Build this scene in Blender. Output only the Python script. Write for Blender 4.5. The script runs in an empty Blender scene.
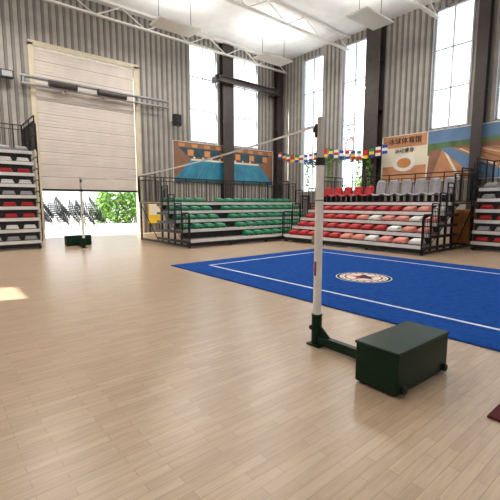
import bpy, math, random
from mathutils import Vector
random.seed(7)
S=bpy.context.scene
try: S.view_settings.view_transform='Standard'
except Exception: pass

def lin(c):
    out=[]
    for v in c:
        v/=255.0
        out.append(v/12.92 if v<=0.04045 else ((v+0.055)/1.055)**2.4)
    return tuple(out)+(1,)

def mat(name,col,rough=.6,metal=0,var=.06,scale=6,spec=.5,bump=0):
    m=bpy.data.materials.new(name); m.use_nodes=True
    nt=m.node_tree; b=nt.nodes['Principled BSDF']
    tc=nt.nodes.new('ShaderNodeTexCoord'); n=nt.nodes.new('ShaderNodeTexNoise')
    n.inputs['Scale'].default_value=scale; n.inputs['Detail'].default_value=4
    nt.links.new(tc.outputs['Object'],n.inputs['Vector'])
    r=nt.nodes.new('ShaderNodeValToRGB'); c=lin(col)
    r.color_ramp.elements[0].position=.3; r.color_ramp.elements[1].position=.7
    r.color_ramp.elements[0].color=tuple(max(0,x*(1-var*2)) for x in c[:3])+(1,)
    r.color_ramp.elements[1].color=tuple(min(1,x*(1+var)) for x in c[:3])+(1,)
    nt.links.new(n.outputs['Fac'],r.inputs['Fac']); nt.links.new(r.outputs['Color'],b.inputs['Base Color'])
    b.inputs['Roughness'].default_value=rough; b.inputs['Metallic'].default_value=metal
    b.inputs['Specular IOR Level'].default_value=spec
    if bump:
        bp=nt.nodes.new('ShaderNodeBump'); bp.inputs['Strength'].default_value=bump
        nt.links.new(n.outputs['Fac'],bp.inputs['Height']); nt.links.new(bp.outputs['Normal'],b.inputs['Normal'])
    return m

M=dict(
 wall=mat('corrugated_panel',(166,160,152),.55,.1,.08,2),
 wallrib=mat('corrugated_rib',(120,114,109),.5,.1,.06,2),
 ceil=mat('roof_panel',(242,243,244),.7,0,.03,2),
 steel=mat('dark_steel_column',(70,62,59),.5,.3,.1,3),
 greysteel=mat('grey_steel',(150,152,155),.4,.5,.05,3),
 door=mat('sectional_door_panel',(214,203,193),.5,0,.04,1.5),
 doorline=mat('door_joint',(100,94,90),.6,0,.04,3),
 jamb=mat('door_jamb',(206,194,168),.5,0,.05,3),
 black=mat('black_metal',(20,20,24),.4,.4,.1,8),
 blackp=mat('black_plastic',(18,18,20),.5,0,.1,8),
 riser=mat('dark_riser',(32,32,36),.7,0,.1,5),
 alu=mat('aluminium_nosing',(222,222,220),.35,.1,.04,5),
 deck=mat('plywood_deck',(112,104,98),.6,0,.1,5),
 red=mat('red_plastic',(186,28,34),.4,0,.06,8),
 pink=mat('sunlit_red_plastic',(222,140,122),.4,0,.08,8),  # red seats with sunlight painted into the colour as pale pink
 green=mat('green_plastic',(16,120,78),.4,0,.08,8),
 grey=mat('grey_plastic',(156,154,158),.4,0,.05,8),
 whitepl=mat('white_plastic',(228,225,220),.45,0,.03,8),
 band=mat('net_tape',(224,222,218),.7,0,.03,8),
 winframe=mat('window_frame',(176,180,184),.4,.3,.04,4),
 postw=mat('white_enamel',(240,236,230),.3,0,.03,6),
 postg=mat('zinc_tube',(200,192,186),.35,.2,.05,8),
 boxg=mat('dark_green_enamel',(4,40,24),.38,0,.08,5,.25),
 mat=mat('blue_carpet',(18,68,142),.95,0,.12,9,.1,.15),
 matedge=mat('blue_carpet_edge',(22,58,120),.9,0,.05,9,.1),
 line=mat('mat_line_white',(206,214,226),.8,0,.03,9,.2),
 emw=mat('emblem_white',(222,218,208),.8,0,.03,9,.2),
 emr=mat('emblem_red',(160,50,48),.8,0,.05,9,.2),
 emk=mat('emblem_dark',(34,34,46),.8,0,.05,9,.2),
 redmat=mat('dark_red_mat',(84,34,38),.8,0,.08,6,.2),
 pave=mat('concrete_pavement',(226,222,214),.9,0,.06,1.2,.2),
 leaf=mat('leaf_green',(78,128,44),.6,0,.25,3),
 leaf2=mat('leaf_light',(140,178,76),.6,0,.2,3),
 brown=mat('brown_print',(140,100,76),.5,0,.15,1.2),
 orange=mat('orange_print',(206,138,80),.5,0,.1,1.5),
 cream=mat('cream_print',(232,222,200),.5,0,.05,1.5),
 pool=mat('pool_blue_print',(48,132,160),.45,0,.15,2),
 poold=mat('pool_dark_print',(44,76,88),.45,0,.15,2),
 sky=mat('sky_print',(96,130,168),.5,0,.1,1),
 lane=mat('lane_print',(196,136,96),.5,0,.12,2),
 grass=mat('green_print',(86,120,70),.5,0,.2,2),
 wood=mat('orange_wood',(176,110,60),.5,0,.1,3),
 blue=mat('flag_blue',(30,60,150),.7,0,.05,6), yellow=mat('flag_yellow',(230,190,50),.7,0,.05,6),
 gfl=mat('flag_green',(30,130,70),.7,0,.05,6),
 bld=mat('pale_building',(222,226,228),.8,0,.04,.5),
)

class MB:
    def __init__(s,T=None): s.v=[];s.f=[];s.m=[];s.names=[];s.T=T or (lambda p:p)
    def mi(s,k):
        if k not in s.names: s.names.append(k)
        return s.names.index(k)
    def add(s,vs,fs,k):
        o=len(s.v); s.v+= [s.T(tuple(p)) for p in vs]
        i=s.mi(k)
        for f in fs: s.f.append([o+j for j in f]); s.m.append(i)
    def box(s,a,b,k):
        x0,y0,z0=[min(a[i],b[i]) for i in range(3)]; x1,y1,z1=[max(a[i],b[i]) for i in range(3)]
        s.add([(x0,y0,z0),(x1,y0,z0),(x1,y1,z0),(x0,y1,z0),(x0,y0,z1),(x1,y0,z1),(x1,y1,z1),(x0,y1,z1)],
         [(0,3,2,1),(4,5,6,7),(0,1,5,4),(1,2,6,5),(2,3,7,6),(3,0,4,7)],k)
    def tube(s,p,q,r,k,n=8,r2=None):
        p=Vector(p);q=Vector(q);d=(q-p)
        if d.length<1e-6:return
        d.normalize(); a=Vector((0,0,1)) if abs(d.z)<.9 else Vector((1,0,0))
        u=d.cross(a).normalized(); w=d.cross(u); r2=r if r2 is None else r2
        vs=[];
        for c,rr in((p,r),(q,r2)):
            for i in range(n):
                t=2*math.pi*i/n; vs.append(tuple(c+u*math.cos(t)*rr+w*math.sin(t)*rr))
        fs=[(i,(i+1)%n,n+(i+1)%n,n+i) for i in range(n)]+[tuple(range(n))[::-1],tuple(range(n,2*n))]
        s.add(vs,fs,k)
    def path(s,pts,r,k,n=6):
        for a,b in zip(pts,pts[1:]): s.tube(a,b,r,k,n)
    def build(s,name,parent=None,bevel=0,smooth=False,solid=0):
        xs=list(zip(*s.v)); c=Vector(((min(xs[0])+max(xs[0]))/2,(min(xs[1])+max(xs[1]))/2,min(xs[2])))
        me=bpy.data.meshes.new(name); me.from_pydata([tuple(Vector(p)-c) for p in s.v],[],s.f)
        for k in s.names: me.materials.append(M[k])
        for p,i in zip(me.polygons,s.m): p.material_index=i; p.use_smooth=smooth
        me.validate(); me.update()
        import bmesh
        bm=bmesh.new(); bm.from_mesh(me); bmesh.ops.recalc_face_normals(bm,faces=bm.faces); bm.to_mesh(me); bm.free()
        o=bpy.data.objects.new(name,me); S.collection.objects.link(o); o.location=c
        if parent: o.parent=parent; o.location=c-parent.location
        if solid: md=o.modifiers.new('solid','SOLIDIFY'); md.thickness=solid
        if bevel:
            md=o.modifiers.new('bev','BEVEL'); md.width=bevel; md.segments=2; md.limit_method='ANGLE'
        return o
def empty(name,loc=(0,0,0)):
    e=bpy.data.objects.new(name,None); S.collection.objects.link(e); e.location=loc; e.empty_display_size=.2; return e

# ---------------- room shell ----------------
NW,EW,WW,SW,H=19.5,19.0,-6.0,-8.0,11.0
m=bpy.data.materials.new('wood_strip_floor'); m.use_nodes=True; nt=m.node_tree; b=nt.nodes['Principled BSDF']
tc=nt.nodes.new('ShaderNodeTexCoord'); br=nt.nodes.new('ShaderNodeTexBrick')
br.inputs['Scale'].default_value=1; br.inputs['Brick Width'].default_value=.5; br.inputs['Row Height'].default_value=.075
br.inputs['Mortar Size'].default_value=.002; br.inputs['Color1'].default_value=lin((204,177,148)); br.inputs['Color2'].default_value=lin((190,162,133))
br.inputs['Mortar'].default_value=lin((162,136,112)); br.offset=.37
nt.links.new(tc.outputs['Object'],br.inputs['Vector'])
mp=nt.nodes.new('ShaderNodeMapping'); mp.inputs['Scale'].default_value=(2.2,26,1); nt.links.new(tc.outputs['Object'],mp.inputs['Vector'])
n2=nt.nodes.new('ShaderNodeTexNoise'); n2.inputs['Scale'].default_value=1.5; n2.inputs['Detail'].default_value=7; n2.inputs['Roughness'].default_value=.65
nt.links.new(mp.outputs['Vector'],n2.inputs['Vector'])
mx2=nt.nodes.new('ShaderNodeMixRGB'); mx2.blend_type='MULTIPLY'; mx2.inputs['Fac'].default_value=.5
nt.links.new(br.outputs['Color'],mx2.inputs['Color1']); nt.links.new(n2.outputs['Fac'],mx2.inputs['Color2'])
nt.links.new(mx2.outputs['Color'],b.inputs['Base Color'])
b.inputs['Roughness'].default_value=.3
b.inputs['Specular IOR Level'].default_value=.6
M['floor']=m
g=MB(); g.box((WW,SW,-.1),(EW,NW,0),'floor'); g.build('floor')
g=MB(); g.box((-60,NW,-.16),(80,90,-.03),'pave'); g.build('pavement_ground')

def wall(name,T,a0,a1,ops,ribs=True,step=.3):
    g=MB(T); edges=sorted({a0,a1}|{e for o in ops for e in o[:2]})
    def gaps(x):
        zs=sorted([(o[2],o[3]) for o in ops if o[0]-1e-6<x<o[1]+1e-6]); out=[];z=0
        for p,q in zs:
            if p>z: out.append((z,p))
            z=q
        if z<H: out.append((z,H))
        return out
    for x0,x1 in zip(edges,edges[1:]):
        for p,q in gaps((x0+x1)/2): g.box((x0,0,p),(x1,.25,q),'wall')
    if ribs:
        x=a0+.15
        while x<a1:
            for p,q in gaps(x):
                if not any(abs(x-e)<.06 for e in edges):
                    g.add([(x-.07,0,p),(x-.035,-.04,p),(x+.035,-.04,p),(x+.07,0,p),(x-.07,0,q),(x-.035,-.04,q),(x+.035,-.04,q),(x+.07,0,q)],
                     [(0,1,5,4),(1,2,6,5),(2,3,7,6),(0,3,2,1),(4,5,6,7)],'wallrib')
            x+=step
    g.build(name)
TN=lambda p:(p[0],NW+p[1],p[2])
TE=lambda p:(EW+p[1],p[0],p[2])
TW=lambda p:(WW-p[1],p[0],p[2])
TS=lambda p:(p[0],SW-p[1],p[2])
nwin=[(11.8,13.65,5.15,10.6),(14.9,16.85,5.15,10.6)]
ewin=[(15.8,17.45,2.3,10.6),(12.72,14.35,2.3,10.6),(7.4,9.1,5.15,10.6),(4.5,6.27,5.15,10.6),(-.5,1.2,5.15,10.6),(-4,-2.2,5.15,10.6)]
wwin=[(9.0,10.3,4.35,5.35)]
swin=[(-4,-2,3,9),(1,3,3,9),(6,8,3,9),(11,13,3,9)]
wall('wall_north',TN,WW-.25,EW+.25,[(3.9,8.5,0,8.4)]+nwin)
wall('wall_east',TE,SW,NW,ewin)
wall('wall_west',TW,SW,NW,wwin,False)
wall('wall_south',TS,WW-.25,EW+.25,swin,False)
g=MB(); g.box((WW-.3,SW-.3,H),(EW+.3,NW+.3,H+.2),'ceil'); g.build('ceiling')
g=MB()
for y in range(-6,20,5):
    g.box((WW,y-.1,H-.12),(EW,y+.1,H-.001),'whitepl'); g.box((WW,y-.08,H-.8),(EW,y+.08,H-.72),'whitepl')
    x=WW
    k=0
    while x<EW-1:
        z0,z1=(H-.76,H-.08) if k%2==0 else (H-.08,H-.76)
        g.tube((x,y,z0),(x+1.25,y,z1),.03,'whitepl',6); x+=1.25;k+=1
g.build('roof_truss')

m=bpy.data.materials.new('window_glass'); m.use_nodes=True; nt=m.node_tree; nt.nodes.remove(nt.nodes['Principled BSDF'])
t=nt.nodes.new('ShaderNodeBsdfTransparent'); t.inputs['Color'].default_value=(.95,.97,.98,1); gl=nt.nodes.new('ShaderNodeBsdfGlossy'); gl.inputs['Roughness'].default_value=.05
ms=nt.nodes.new('ShaderNodeMixShader'); ms.inputs[0].default_value=.06
nt.links.new(t.outputs[0],ms.inputs[1]); nt.links.new(gl.outputs[0],ms.inputs[2]); nt.links.new(ms.outputs[0],nt.nodes['Material Output'].inputs[0]); M['glass']=m
wi=0
for T,ops in((TN,nwin),(TE,ewin),(TW,wwin),(TS,swin)):
    for a0,a1,z0,z1 in ops:
        wi+=1; g=MB(T); w=.06
        g.box((a0,.05,z0),(a0+w,.15,z1),'winframe'); g.box((a1-w,.05,z0),(a1,.15,z1),'winframe')
        g.box((a0,.05,z0),(a1,.15,z0+w),'winframe'); g.box((a0,.05,z1-w),(a1,.15,z1),'winframe')
        c=(a0+a1)/2
        if z1-z0>2:
            g.box((c-.025,.06,z0),(c+.025,.14,z1),'winframe')
            n=int((z1-z0)/2.4)
            for i in range(1,n+1):
                z=z0+(z1-z0)*i/(n+1); g.box((a0,.06,z-.025),(a1,.14,z+.025),'winframe')
            g.box((a0-.05,-.05,z0),(a0,.0,z1),'winframe'); g.box((a1,-.05,z0),(a1+.05,.0,z1),'winframe')
        g.box((a0+w,.095,z0+w),(a1-w,.105,z1-w),'glass')
        g.build('window_%d'%wi)

def column(T,a,w=.55,d=.45,top=H):
    g=MB(T); g.box((a-w/2,-.06-d,0),(a+w/2,-.02-d,top),'steel'); g.box((a-w/2,-.06,0),(a+w/2,-.02,top),'steel'); g.box((a-.02,-.02-d,0),(a+.02,-.06,top),'steel')
    g.box((a-w/2-.05,-.1-d,0),(a+w/2+.05,-.02,.04),'steel')
    for z in(1.5,4,6.5,9): g.box((a-w/2+.01,-.02-d,z),(a+w/2-.01,-.06,z+.02),'steel')
    g.build('steel_column')
column(TN,14.27,.8,.3); column(TN,18.55,.5,.35)
column(TE,12.05,.85,.5); column(TE,6.85,.45,.3); column(TE,1.9,.5,.4)
g=MB()
g.box((13.2,NW-.75,8.62),(18.2,NW-.5,8.68),'steel'); g.box((13.2,NW-.75,8.9),(18.2,NW-.5,8.96),'steel'); g.box((13.2,NW-.64,8.68),(18.2,NW-.61,8.9),'steel')
g.box((13.3,NW-.75,8.6),(13.4,NW,8.95),'steel');g.box((17.9,NW-.75,8.6),(18.0,NW,8.95),'steel')
g.build('steel_beam')

# ---------------- sectional door ----------------
e=empty('sectional_overhead_door',(6.2,NW,2.23))
g=MB(); z=2.23
while z<8.3:
    z1=min(z+.56,8.35)
    g.box((3.95,NW+.02,z+.02),(8.45,NW+.09,z1),'door')
    for k in(1,2,3):
        zz=z+k*.14
        if zz<z1-.03: g.box((3.95,NW+.005,zz),(8.45,NW+.025,zz+.05),'door')
    g.box((3.95,NW+.03,z),(8.45,NW+.08,z+.025),'doorline')
    z+=.56
g.box((3.93,NW-.0,2.15),(8.47,NW+.1,2.25),'blackp')
g.build('door_panels',e)
g=MB()
g.box((3.72,NW-.1,0),(3.92,NW+.0-.0,8.5),'jamb'); g.box((8.48,NW-.1,0),(8.72,NW-.0,8.5),'jamb'); g.box((3.72,NW-.1,8.4),(8.72,NW,8.6),'jamb')
g.build('trim_1')
e=empty('door_shaft_rail',(6,NW-.5,6.6))
g=MB()
g.tube((3.3,NW-.45,6.95),(10.2,NW-.45,6.95),.07,'greysteel',10)
g.tube((3.3,NW-.45,6.65),(10.2,NW-.45,6.65),.05,'greysteel',10)
x=3.4
while x<10.2: g.box((x-.03,NW-.5,6.62),(x+.03,NW-.12,6.98),'greysteel'); x+=1.7
g.build('pipes',e)
g=MB()
for a,bx in((4.4,5.5),(6.5,7.8)):
    g.tube((a,NW-.5,6.8),(bx,NW-.5,6.8),.13,'steel',12); g.tube((a-.03,NW-.5,6.8),(a,NW-.5,6.8),.15,'black',12); g.tube((bx,NW-.5,6.8),(bx+.03,NW-.5,6.8),.15,'black',12)
g.build('spring_drums',e)
g=MB(); g.box((10.4,NW-.75,5.75),(10.8,NW-.45,6.35),'blackp'); g.box((10.43,NW-.77,5.8),(10.77,NW-.75,6.3),'black'); g.tube((10.6,NW-.785,6.0),(10.6,NW-.765,6.0),.11,'riser',14); g.tube((10.6,NW-.785,6.2),(10.6,NW-.765,6.2),.05,'riser',12)
g.box((10.56,NW-.46,6.0),(10.64,NW-.04,6.06),'black'); g.build('loudspeaker',bevel=.01)
e=empty('wall_floodlight',(2.6,NW-.3,6.7)); g=MB()
for a in(1.7,2.6):
    g.box((a,NW-.5,6.75),(a+.45,NW-.25,7.05),'blackp'); g.box((a+.04,NW-.51,6.79),(a+.41,NW-.5,7.01),'greysteel'); g.box((a+.2,NW-.26,6.85),(a+.25,NW-.04,6.9),'black')
g.build('lamp_heads',e)

# ---------------- posters ----------------
e=empty('swimming_pool_banner',(14.5,NW-.1,2.8))
g=MB(TN); 
def q(g,pts,lay,k): g.add([(a,-.07-lay*.004,z) for a,z in pts],[tuple(range(len(pts)))],k)
x0,x1,z0,z1=10.62,18.2,2.8,5.05
g.box((x0,-.07,z0),(x1,-.042,z1),'brown')
q(g,[(x0+.3,4.75),(x1-.3,4.75),(x1-.9,4.2),(x0+1.0,4.2)],1,'poold')
q(g,[(11.7,4.05),(17.0,4.05),(x1-.05,2.95),(x0+.05,2.95)],3,'pool')
q(g,[(11.8,4.15),(16.9,4.15),(17.0,4.05),(11.7,4.05)],3,'cream')
for i in range(8):
    a=12.0+i*.68; c=11.1+i*.97; q(g,[(a,4.04),(a+.04,4.04),(c+.08,2.96),(c,2.96)],4,'sky')
q(g,[(x0,2.96),(x1,2.96),(x1,2.82),(x0,2.82)],4,'poold')
for i in range(9):
    q(g,[(x0+.3+i*.85,4.97),(x0+.75+i*.85,4.97),(x0+.7+i*.85,4.78),(x0+.35+i*.85,4.78)],4,'orange')
for i in range(6):
    q(g,[(x0+.9+i*1.15,4.65),(x0+1.3+i*1.15,4.65),(x0+1.3+i*1.15,4.3),(x0+.9+i*1.15,4.3)],4,'orange')
for s_ in range(16):
    a=11.9+s_*.3; q(g,[(a,4.26),(a+.14,4.26),(a+.14,4.17),(a,4.17)],5,'red' if s_%2 else 'cream')
g.build('printed_panel',e)
g=MB(TN); 
for a in(x0-.03,x1): g.box((a,-.09,z0-.03),(a+.03,-.042,z1+.03),'alu')
g.box((x0,-.09,z1),(x1,-.042,z1+.03),'alu'); g.box((x0,-.09,z0-.03),(x1,-.042,z0),'alu'); g.build('frame',e)

e=empty('sports_hall_banner',(EW-.1,6,2.7))
g=MB(TE); y0,y1,z0,z1=.5,11.55,2.7,5.05
g.box((y0,-.07,z0),(y1,-.042,z1),'cream')
q(g,[(y0,z1),(9.1,z1),(9.1,4.45),(y0,4.45)],1,'sky')
q(g,[(y0,4.55),(9.1,4.45),(9.1,3.9),(y0,4.1)],2,'grass')
q(g,[(y0,4.2),(6,4.3),(9.0,4.15),(9.1,z0),(y0,z0)],3,'brown')
q(g,[(y0,z0),(y0,3.8),(4.5,4.0),(8.4,4.15),(8.9,z0)],4,'lane')
for i in range(6):
    a=7.6-i*1.25; q(g,[(8.35-i*.35,4.1),(8.25-i*.35,4.1),(a-.15,z0),(a,z0)],5,'brown' if i%2 else 'cream')
q(g,[(8.5,4.2),(8.0,4.2),(5.2,z0),(6.8,z0)],6,'sky')
q(g,[(9.15,3.5),(11.5,3.5),(11.5,z0),(9.15,z0)],2,'lane')
q(g,[(9.15,z1),(11.5,z1),(11.5,4.45),(9.15,4.45)],2,'lane')
cc=[(10.3+.62*math.cos(t*math.pi/12),3.65+.42*math.sin(t*math.pi/12)) for t in range(24)]
q(g,cc,4,'whitepl')
cc=[(10.3+.38*math.cos(t*math.pi/12),3.65+.25*math.sin(t*math.pi/12)) for t in range(24)]
q(g,cc,5,'orange')
g.build('printed_panel',e)
g=MB(TE)
g.box((y0,-.09,z1),(y1,-.042,z1+.03),'alu'); g.box((y0,-.09,z0-.03),(y1,-.042,z0),'alu'); g.box((y1,-.09,z0),(y1+.03,-.042,z1),'alu'); g.build('frame',e)
def text(body,loc,rot,size,k,parent,name):
    c=bpy.data.curves.new(name,'FONT'); c.body=body; c.size=size; c.extrude=.004; c.align_x='CENTER'
    o=bpy.data.objects.new(name,c); S.collection.objects.link(o); o.rotation_euler=rot; o.data.materials.append(M[k])
    o.parent=parent; o.location=Vector(loc)-parent.location
text('冰球体育馆',(EW-.1,10.3,4.65),(math.pi/2,0,-math.pi/2),.36,'emk',e,'heading')
text('运动健身',(EW-.1,10.3,4.2),(math.pi/2,0,-math.pi/2),.26,'emk',e,'subheading')

# ---------------- bleachers ----------------
def folded(g,u,v,z,k):
    w=.2
    g.add([(u-w,v,z+.03),(u+w,v,z+.03),(u+w,v+.36,z+.03),(u-w,v+.36,z+.03),
           (u-w+.03,v-.01,z+.1),(u+w-.03,v-.01,z+.1),(u+w-.02,v+.38,z+.13),(u-w+.02,v+.38,z+.13)],
          [(0,3,2,1),(4,5,6,7),(0,1,5,4),(1,2,6,5),(2,3,7,6),(3,0,4,7)],k)
    g.add([(u-w+.02,v+.02,z+.115),(u+w-.02,v+.02,z+.115),(u+w-.02,v+.36,z+.14),(u-w+.02,v+.36,z+.14),
           (u-w+.05,v+.05,z+.15),(u+w-.05,v+.05,z+.15),(u+w-.04,v+.33,z+.2),(u-w+.04,v+.33,z+.2)],
          [(0,3,2,1),(4,5,6,7),(0,1,5,4),(1,2,6,5),(2,3,7,6),(3,0,4,7)],k)
    g.box((u-.15,v+.05,z),(u-.11,v+.3,z+.04),'black'); g.box((u+.11,v+.05,z),(u+.15,v+.3,z+.04),'black')
def chair(g,u,v,z,k,hb):
    prof=[(0,.40,.9),(.06,.43,1),(.2,.41,1),(.34,.40,1),(.40,.44,.98),(.43,.52,.97),(.46,.40+hb*.6,1),(.48,.40+hb*.85,.9),(.49,.40+hb,.6)]
    cols=[-1,-.75,-.4,0,.4,.75,1]; vs=[]
    for i,(d,h,s_) in enumerate(prof):
        for c in cols:
            lift=.05*c*c if i<5 else 0; fwd=-.07*c*c if i>=5 else 0
            vs.append((u+c*.215*s_,v+d+fwd,z+h-.15+lift))
    fs=[]; n=len(cols)
    for i in range(len(prof)-1):
        for j in range(n-1): fs.append((i*n+j,i*n+j+1,(i+1)*n+j+1,(i+1)*n+j))
    g.add(vs,fs,k)
def rail(g,a,b,za0,za1,zb0,zb1,sp=.12,r=.024):
    a=Vector(a+(0,));b=Vector(b+(0,)); L=(b-a).length
    A0=a+Vector((0,0,za0));A1=a+Vector((0,0,za1));B0=b+Vector((0,0,zb0));B1=b+Vector((0,0,zb1))
    g.tube(A1,B1,r,'black',6); g.tube(A0,B0,r,'black',6); g.tube(A0,A1,r,'black',6); g.tube(B0,B1,r,'black',6)
    mid0=A0.lerp(A1,.85);mid1=B0.lerp(B1,.85); g.tube(mid0,mid1,.016,'black',5)
    n=max(1,int(L/sp))
    for i in range(1,n):
        t=i/n; p=A0.lerp(B0,t);q_=mid0.lerp(mid1,t)
        big=(i%8==0)
        g.tube(p,A1.lerp(B1,t) if big else q_,.022 if big else .01,'black',5)

def bleacher(T,L,rows,dep,rise,z0,colf,deckd=.5,top=None,back=1.0,chairs=False,ends=(True,True),tail=1.2,backrail=True,fold=True):
    p=T((L/2,0,0)); e=empty('retractable_bleacher',p)
    g=MB(T)
    for i in range(rows):
        v=i*dep; z=z0+i*rise
        g.box((0,v,z-.05),(L,v+max(dep,deckd),z),'deck')
        g.box((-.01,v-.03,z-.1),(L+.01,v,z+.012),'alu')
        lo=0.06 if i==0 else z-rise
        g.box((.02,v+.05,lo),(L-.02,v+.08,z-.05),'riser')
    g.build('tier_decks',e)
    g=MB(T)
    for i in range(rows):
        v=i*dep; z=z0+i*rise; vb=max(rows*dep,1.0)
        n=max(2,int(L/1.8))
        for j in range(n+1):
            u=.04+(L-.08)*j/n
            g.box((u-.03,v+.1,0.04),(u+.03,v+.16,z-.05),'black')
        for u in(.02,L-.02):
            g.box((u-.02,v,z-.14),(u+.02,max(vb,v+deckd),z-.05),'black')
            g.tube((u,v+.05,max(.08,z-rise)),(u,v+max(dep,.4),z-.08),.015,'black',5)
        if i==0:
            for u in(.02,L-.02):
                g.box((u-.025,v,.03),(u+.025,rows*dep+tail,.11),'black')
            for j in range(n+1):
                u=.04+(L-.08)*j/n
                g.tube((u-.03,v+.1,.05),(u+.03,v+.1,.05),.05,'blackp',10)
    vb=rows*dep+tail; zt=z0+(rows-1)*rise
    for u in(.04,L-.04):
        g.box((u-.03,vb-.06,0),(u+.03,vb,zt+.02),'black'); g.box((u-.02,rows*dep,zt-.06),(u+.02,vb,zt),'black')
        g.tube((u,rows*dep,.1),(u,vb,zt-.05),.02,'black',6)
    g.box((0,rows*dep-.001+ (deckd if dep<.2 else 0),zt-.04),(L,vb,zt),'deck')
    g.build('under_frame',e)
    if fold:
        g=MB(T)
        for i in range(rows):
            if chairs and i==rows-1: continue
            z=z0+i*rise; v=i*dep+(.02 if dep<.2 else .1)
            n=int((L-.3)/.5)
            for j in range(n):
                u=.3+j*(L-.6)/(n-1) if n>1 else L/2
                k=colf(i,u)
                if k: folded(g,u,v,z,k)
        g.build('folded_seats',e,bevel=.012)
    if chairs:
        g=MB(T); z=zt; v=(rows-1)*dep+.05; n=int((L-.3)/.5)
        for j in range(n):
            u=.3+j*(L-.6)/(n-1); k=chairs(u)
            chair(g,u,v,z,k,.62 if k=='grey' else .42)
        g.build('upright_seats',e,smooth=True,solid=.025)
        g=MB(T)
        for j in range(n):
            u=.3+j*(L-.6)/(n-1)
            g.box((u-.14,v+.15,z),(u-.11,v+.4,z+.26),'black'); g.box((u+.11,v+.15,z),(u+.14,v+.4,z+.26),'black')
        g.build('seat_brackets',e)
    g=MB(T)
    for k,u in enumerate((-.03,L+.03)):
        if not ends[k]: continue
        if dep>=.2:
            for i in range(rows):
                z=z0+i*rise; rail(g,(u,i*dep),(u,(i+1)*dep-.06),z+.04,z+.95,z+.04,z+.95,.1)
            rail(g,(u,rows*dep),(u,vb),zt+.04,zt+back,zt+.04,zt+back,.1)
            g.path([(u,0,z0+.95),(u,-.08,z0+.85),(u,-.08,.12)],.022,'black')
        else:
            for i in range(rows):
                z=z0+i*rise; g.path([(u,0,z-.05),(u,-.1,z+.1),(u,-.1,z+rise+.45),(u,.1,z+rise+.55),(u,deckd,z+rise+.5)],.018,'black')
            rail(g,(u,.1),(u,vb),zt+.05,zt+back,zt+.05,zt+back,.11)
    if backrail:
        rail(g,(0,vb-.05),(L,vb-.05),zt+.04,zt+back,zt+.04,zt+back,.14)
    g.build('guard_rails',e)

bleacher(lambda p:(-3.0+p[0],15.0+p[1],p[2]),5.9,9,.08,.39,.3,lambda i,u:('red' if i in(2,3,6) and u>.2 else ('whitepl' if i%2 else 'grey')),deckd=.9,back=1.15,tail=1.6)
bleacher(lambda p:(6.9+p[0],11.6+p[1],p[2]),7.4,5,.5,.33,.3,lambda i,u:(None if 2.1<u<2.6 or (i in(0,) and u<2.2) else 'green'),deckd=.5,back=1.1,tail=1.6)
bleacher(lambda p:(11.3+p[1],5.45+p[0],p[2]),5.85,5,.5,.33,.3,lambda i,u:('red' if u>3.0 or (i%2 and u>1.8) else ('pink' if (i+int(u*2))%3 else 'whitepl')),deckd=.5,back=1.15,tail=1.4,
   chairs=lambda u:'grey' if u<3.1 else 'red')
bleacher(lambda p:(14.1+p[1],-1.5+p[0],p[2]),6.6,6,.08,.36,.3,lambda i,u:('red' if i in(0,2,3) else 'grey'),deckd=.9,back=1.0,tail=1.2)

g=MB(); g.box((15.5,5.5,.06),(16.0,6.4,1.35),'wood'); g.box((15.48,5.53,.1),(15.5,5.94,1.3),'orange'); g.box((15.48,5.96,.1),(15.5,6.37,1.3),'orange'); g.box((15.52,5.52,0),(15.98,6.38,.06),'black'); g.box((15.46,5.9,.7),(15.48,5.92,.82),'alu'); g.build('wooden_cabinet',bevel=.008)
g=MB(); g.box((9.0,NW-.12,.5),(9.7,NW-.06,1.7),'yellow'); g.box((9.05,NW-.125,.95),(9.65,NW-.12,1.6),'cream'); g.box((9.05,NW-.1,0),(9.1,NW-.06,.5),'black'); g.box((9.6,NW-.1,0),(9.65,NW-.06,.5),'black'); g.build('notice_board')

# ---------------- blue mat ----------------
e=empty('blue_sports_carpet',(7.5,4.6,0))
g=MB(); g.box((4.6,.35,0),(10.4,8.7,.02),'mat'); g.build('carpet',e,bevel=.006)
g=MB(); a,b_,c,d=5.33,1.05,9.7,8.08
for r in((a,b_,c,b_+.06),(a,d-.06,c,d),(a,b_,a+.06,d),(c-.06,b_,c,d)): g.box((r[0],r[1],.019),(r[2],r[3],.0225),'line')
for x in(4.62,10.36): g.box((x,.37,.019),(x+.02,8.68,.0215),'matedge')
g.build('border_lines',e)
g=MB()
def disc(r,z,k,n=48,r0=0):
    if r0==0:
        g.add([(7+r*math.cos(2*math.pi*i/n),4.6+r*math.sin(2*math.pi*i/n),z) for i in range(n)],[tuple(range(n))],k)
    else:
        vs=[(7+q_*math.cos(2*math.pi*i/n),4.6+q_*math.sin(2*math.pi*i/n),z) for q_ in(r0,r) for i in range(n)]
        g.add(vs,[(i,(i+1)%n,n+(i+1)%n,n+i) for i in range(n)],k)
disc(.58,.022,'emw'); disc(.56,.023,'emk',r0=.5)
for i in range(20):
    t=2*math.pi*i/20; cx,cy=7+.45*math.cos(t),4.6+.45*math.sin(t)
    g.add([(cx-.03,cy-.02,.024),(cx+.03,cy-.02,.024),(cx+.03,cy+.02,.024),(cx-.03,cy+.02,.024)],[(0,1,2,3)],'emk')
disc(.4,.024,'emr',r0=.36)
def star(cx,cy,r,z,k):
    g.add([(cx+(r if i%2==0 else r*.42)*math.cos(math.pi*i/5+.6),cy+(r if i%2==0 else r*.42)*math.sin(math.pi*i/5+.6),z) for i in range(10)],[tuple(range(10))],k)
star(7,4.6,.34,.025,'emr'); star(7.05,4.58,.24,.026,'emk')
g.build('emblem',e)
g=MB(); g.box((3.08,-2.5,0),(4.5,.92,.02),'redmat'); g.build('dark_red_floor_mat',bevel=.005)

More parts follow.
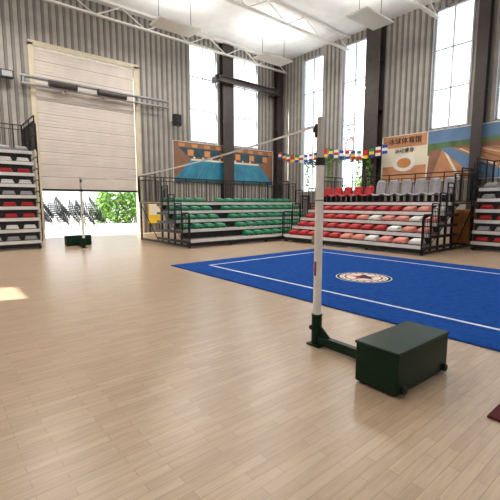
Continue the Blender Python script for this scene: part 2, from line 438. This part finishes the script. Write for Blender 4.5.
# ---------------- net posts ----------------
def netpost(x,y,sgn,ang):
    e=empty('net_post',(x,y,0)); ca,sa=math.cos(ang),math.sin(ang)
    def T(p): 
        px,py=p[0],p[1]*sgn
        return (x+px*ca-py*sa,y+px*sa+py*ca,p[2])
    g=MB(T)
    g.tube((0,0,.02),(0,0,2.06),.045,'postw',24); g.tube((0,0,2.06),(0,0,2.46),.037,'postg',20)
    g.tube((0,0,2.46),(0,0,2.5),.04,'postg',16)
    g.build('upright',e,smooth=False)
    g=MB(T); g.tube((0,0,0),(0,0,.34),.058,'boxg',20); g.tube((0,0,.34),(0,0,.36),.062,'boxg',20)
    g.box((-.08,-.08,0),(.08,.1,.02),'boxg'); g.box((-.035,.05,0.02),(.035,.92,.12),'boxg')
    g.add([(-.012,.05,.12),(.012,.05,.12),(.012,.2,.12),(-.012,.2,.12),(-.012,.05,.24),(.012,.05,.24)],[(0,1,2,3),(0,4,5,1),(4,3,2,5),(0,3,4),(1,5,2)],'boxg')
    g.tube((-.055,.0,.22),(-.08,0,.22),.015,'blackp',10); g.tube((-.08,0,.22),(-.1,0,.22),.028,'blackp',12)
    g.build('base_arm',e,bevel=.004)
    g=MB(T); g.box((-.42,.83,.02),(.46,1.24,.385),'boxg'); g.box((-.43,.82,.365),(.47,1.25,.392),'boxg')
    g.build('counterweight_box',e,bevel=.012)
    g=MB(T)
    for a in(-.36,.4):
        for b_ in(.9,1.17): g.box((a-.03,b_-.03,0),(a+.03,b_+.03,.03),'blackp')
    for a in(-.34,.38):
        g.tube((a,1.235,.06),(a,1.27,.06),.035,'blackp',16); g.tube((a,1.27,.06),(a,1.278,.06),.015,'boxg',10)
    g.build('castors',e)
    g=MB(T); g.tube((0,0,2.0),(0,0,2.08),.05,'blackp',16); g.tube((0,0,1.62),(0,0,1.635),.047,'greysteel',16)
    g.box((-.0475,-.014,.8),(-.0445,.014,.96),'emr')
    g.tube((-.03,-.05,2.38),(.03,-.05,2.38),.035,'blackp',14); g.box((-.02,-.07,2.3),(.02,-.03,2.44),'black')
    g.tube((0,-.05,1.2),(0,-.055,2.36),.004,'black',6)
    g.box((-.022,-.08,1.14),(.022,-.04,1.24),'greysteel')
    g.build('fittings',e)
ax,ay,bx_,by=3.25,2.72,4.09,14.2
ang=-math.atan2(bx_-ax,by-ay)
netpost(ax,ay,-1,ang+.05); netpost(bx_,by,1,ang)
g=MB(); pts=[];N=48
for i in range(N+1):
    t=i/N; pts.append((ax+(bx_-ax)*(t*.984+.008),ay+(by-ay)*(t*.984+.008),2.42-.2*4*t*(1-t)))
for a,b_ in zip(pts,pts[1:]):
    a=Vector(a);b_=Vector(b_); h=Vector((0,0,.011)); d=Vector((.004,0,0))
    g.add([a-h-d,b_-h-d,b_+h-d,a+h-d,a-h+d,b_-h+d,b_+h+d,a+h+d],[(0,1,2,3),(7,6,5,4),(3,2,6,7),(0,4,5,1)],'band')
g.build('net_top_band')

# ---------------- bunting + vine ----------------
e=empty('flag_bunting',(EW-1.0,15,4.2))
g=MB(); P=[]
n=21
for i in range(n+1):
    t=i/n; y=18.6-8.0*t; P.append((EW-1.05,y,4.95-.3*t-.3*4*((t*2)%1)*(1-(t*2)%1)))
g.path(P,.01,'black',5); cols=[('red','whitepl','blue'),('blue','yellow','red'),('gfl','whitepl','red'),('red','red','yellow'),('gfl','yellow','blue'),('whitepl','red','whitepl'),('blue','whitepl','blue')]
for i in range(n):
    p=P[i]; w=.32; k=cols[i%7]
    for j in range(3):
        z1=p[2]-.02-j*.15
        g.add([(p[0],p[1],z1),(p[0]-.03,p[1]-w,z1-.01),(p[0]-.03,p[1]-w,z1-.16),(p[0],p[1],z1-.15)],[(0,1,2,3)],k[j])
g.build('flags',e)
def leaves(g,c,spread,n,s,ks):
    for _ in range(n):
        p=Vector([c[i]+random.gauss(0,spread[i]) for i in range(3)])
        a=Vector([random.uniform(-1,1) for _ in range(3)]).normalized(); b_=a.cross(Vector([random.uniform(-1,1) for _ in range(3)])).normalized()
        l=s*random.uniform(.6,1.3)
        g.add([p-a*l,p+b_*l*.45,p+a*l,p-b_*l*.45],[(0,1,2,3)],random.choice(ks))
g=MB()
for i in range(50):
    t=i/49; y=16.5-4.6*t; z=4.1-.1*math.sin(t*9)
    leaves(g,(EW-.72,y,z),(.03,.08,.11),18,.08,['leaf','leaf','leaf2'])
for y,l in((16.3,1.6),(14.6,1.2),(11.9,1.7),(12.6,.9)):
    for k in range(int(l/.15)): leaves(g,(EW-.72,y,3.9-k*.15),(.03,.09,.07),12,.08,['leaf','leaf2'])
g.path([(EW-.72,16.5-4.6*t/20,4.12) for t in range(21)],.012,'leaf',5)
g.build('hanging_vine_garland')

# ---------------- outside ----------------
g=MB()
for i in range(16):
    for k in range(4):
        leaves(g,(10.3+i*.45+random.uniform(-.2,.2),31+random.uniform(-.4,.4),.3+k*.62),(.28,.3,.25),75,.17,['leaf','leaf','leaf2'])
for i in range(10): g.tube((11+i*.7,31,-.03),(11+i*.7,31,1.6),.03,'brown',6)
g.build('hedge')
def stack(x,y,th,n):
    e=empty('stacked_chairs',(x,y,-.03)); c,s_=math.cos(th),math.sin(th)
    g=MB(lambda p:(x+p[0]*c-p[1]*s_,y+p[0]*s_+p[1]*c,p[2]-.03))
    for k in range(n):
        dx,dz=k*.085,k*.13
        for w in(-.22,.22):
            g.tube((dx+.2,w,dz),(dx+.18,w,dz+.45),.014,'black',6)
            g.path([(dx-.26,w,dz),(dx-.2,w,dz+.45),(dx-.28,w,dz+.9)],.014,'black',6)
            g.tube((dx+.18,w,dz+.44),(dx-.2,w,dz+.44),.014,'black',6)
        g.box((dx-.2,-.21,dz+.45),(dx+.22,.21,dz+.48),'blackp' if k%3 else 'riser')
        g.add([(dx-.235,-.21,dz+.62),(dx-.235,.21,dz+.62),(dx-.285,.21,dz+.92),(dx-.285,-.21,dz+.92),
               (dx-.215,-.21,dz+.62),(dx-.215,.21,dz+.62),(dx-.265,.21,dz+.92),(dx-.265,-.21,dz+.92)],
              [(0,3,2,1),(4,5,6,7),(0,1,5,4),(1,2,6,5),(2,3,7,6),(3,0,4,7)],'blackp')
    g.tube((.26,-.24,0),(n*.085+.2,-.24,n*.13-.1),.014,'black',6); g.tube((.26,.24,0),(n*.085+.2,.24,n*.13-.1),.014,'black',6)
    g.build('nested_chairs',e)
for i in range(6): stack(8.9-i*.82,26.6-(i%2)*.25,math.pi-.35,[7,9,8,9,6,8][i])
for i in range(4): stack(9.3-i*1.1,28.6,math.pi-.45,[10,8,10,9][i])
e=empty('distant_building',(10,55,0)); g=MB(); g.box((-30,55,-.1),(50,60,3.2),'bld')
for i in range(26): g.box((-28+i*3,54.95,1),(-26.6+i*3,55,2.3),'winframe')
g.build('facade',e)
e=empty('advertising_sign_tower',(30,21,0)); g=MB(); g.box((30,20.3,-.1),(30.5,23.0,12),'bld'); g.box((29.95,20.5,6.5),(30,22.8,11),'whitepl'); g.build('board',e)
for i,(ch,k) in enumerate((('方','blue'),('育','emr'))):
    text(ch,(29.93,21.65,7.6-i*1.4),(math.pi/2,0,-math.pi/2),1.7,k,e,'lettering')
def tree(x,y,h):
    e=empty('tree',(x,y,0)); g=MB(); g.tube((x,y,-.1),(x,y,h*.6),.15,'brown',8,.08)
    for k in range(5):
        t=k*1.256; g.tube((x,y,h*.45),(x+math.cos(t)*.9,y+math.sin(t)*.9,h*.75),.05,'brown',6,.02)
    g.build('trunk',e); g=MB()
    for k in range(14):
        t=random.uniform(0,6.28); r=random.uniform(0,1.1); leaves(g,(x+r*math.cos(t),y+r*math.sin(t),h*random.uniform(.55,.95)),(.35,.35,.35),70,.16,['leaf','leaf2'])
    g.build('foliage',e)
tree(27,26.5,4.6); tree(27,22,4.0); tree(28,18,4.4)
g=MB(); g.box((EW+.3,-20,-.16),(80,NW,-.03),'pave'); g.build('side_yard_ground')

# ---------------- lights ----------------
for i,x in enumerate((-3,3,9,15)):
    for j,y in enumerate((-4,3,10,16.0)):
        e=empty('added_fill_panel',(x,y,H-1.6)); g=MB(); g.box((x-1,y-.5,H-1.65),(x+1,y+.5,H-1.58),'whitepl')  # added fill panels, put in to brighten the hall and roof
        for a in(-.8,.8): g.tube((x+a,y,H-1.58),(x+a,y,H),.012,'black',5)
        g.build('fill_housing',e)
        for nm,en,dz,rx in(('fill_down',(20,70,140,190)[j],-.07,0),('fill_up',(70,105,105,90)[j],.04,math.pi)):
            l=bpy.data.lights.new(nm,'AREA'); l.shape='RECTANGLE'; l.size=1.8; l.size_y=.9; l.energy=en; l.color=(1,.96,.9)
            o=bpy.data.objects.new(nm,l); S.collection.objects.link(o); o.parent=e; o.location=(0,0,dz); o.rotation_euler=(rx,0,0)
sd=bpy.data.lights.new('sun','SUN'); sd.energy=22; sd.angle=.01; sd.color=(1,.95,.87)
so=bpy.data.objects.new('sun',sd); S.collection.objects.link(so)
so.rotation_euler=Vector((.79,-.2,-.574)).to_track_quat('-Z','Y').to_euler(); so.location=(-20,10,20)
w=bpy.data.worlds.new('sky_world'); S.world=w; w.use_nodes=True; nt=w.node_tree; bg=nt.nodes['Background']
tc=nt.nodes.new('ShaderNodeTexCoord'); sp=nt.nodes.new('ShaderNodeSeparateXYZ'); r=nt.nodes.new('ShaderNodeValToRGB')
nt.links.new(tc.outputs['Generated'],sp.inputs[0]); nt.links.new(sp.outputs['Z'],r.inputs[0]); nt.links.new(r.outputs[0],bg.inputs[0])
r.color_ramp.elements[0].color=(.97,.99,1,1); r.color_ramp.elements[1].color=(.75,.87,1,1); bg.inputs[1].default_value=2.7

cd=bpy.data.cameras.new('camera'); cd.sensor_width=36; cd.lens=27.36; cd.clip_end=500
co=bpy.data.objects.new('camera',cd); S.collection.objects.link(co); co.location=(0,0,1.6)
co.rotation_euler=(math.radians(90-7.05),0,math.radians(50.2-90)); S.camera=co
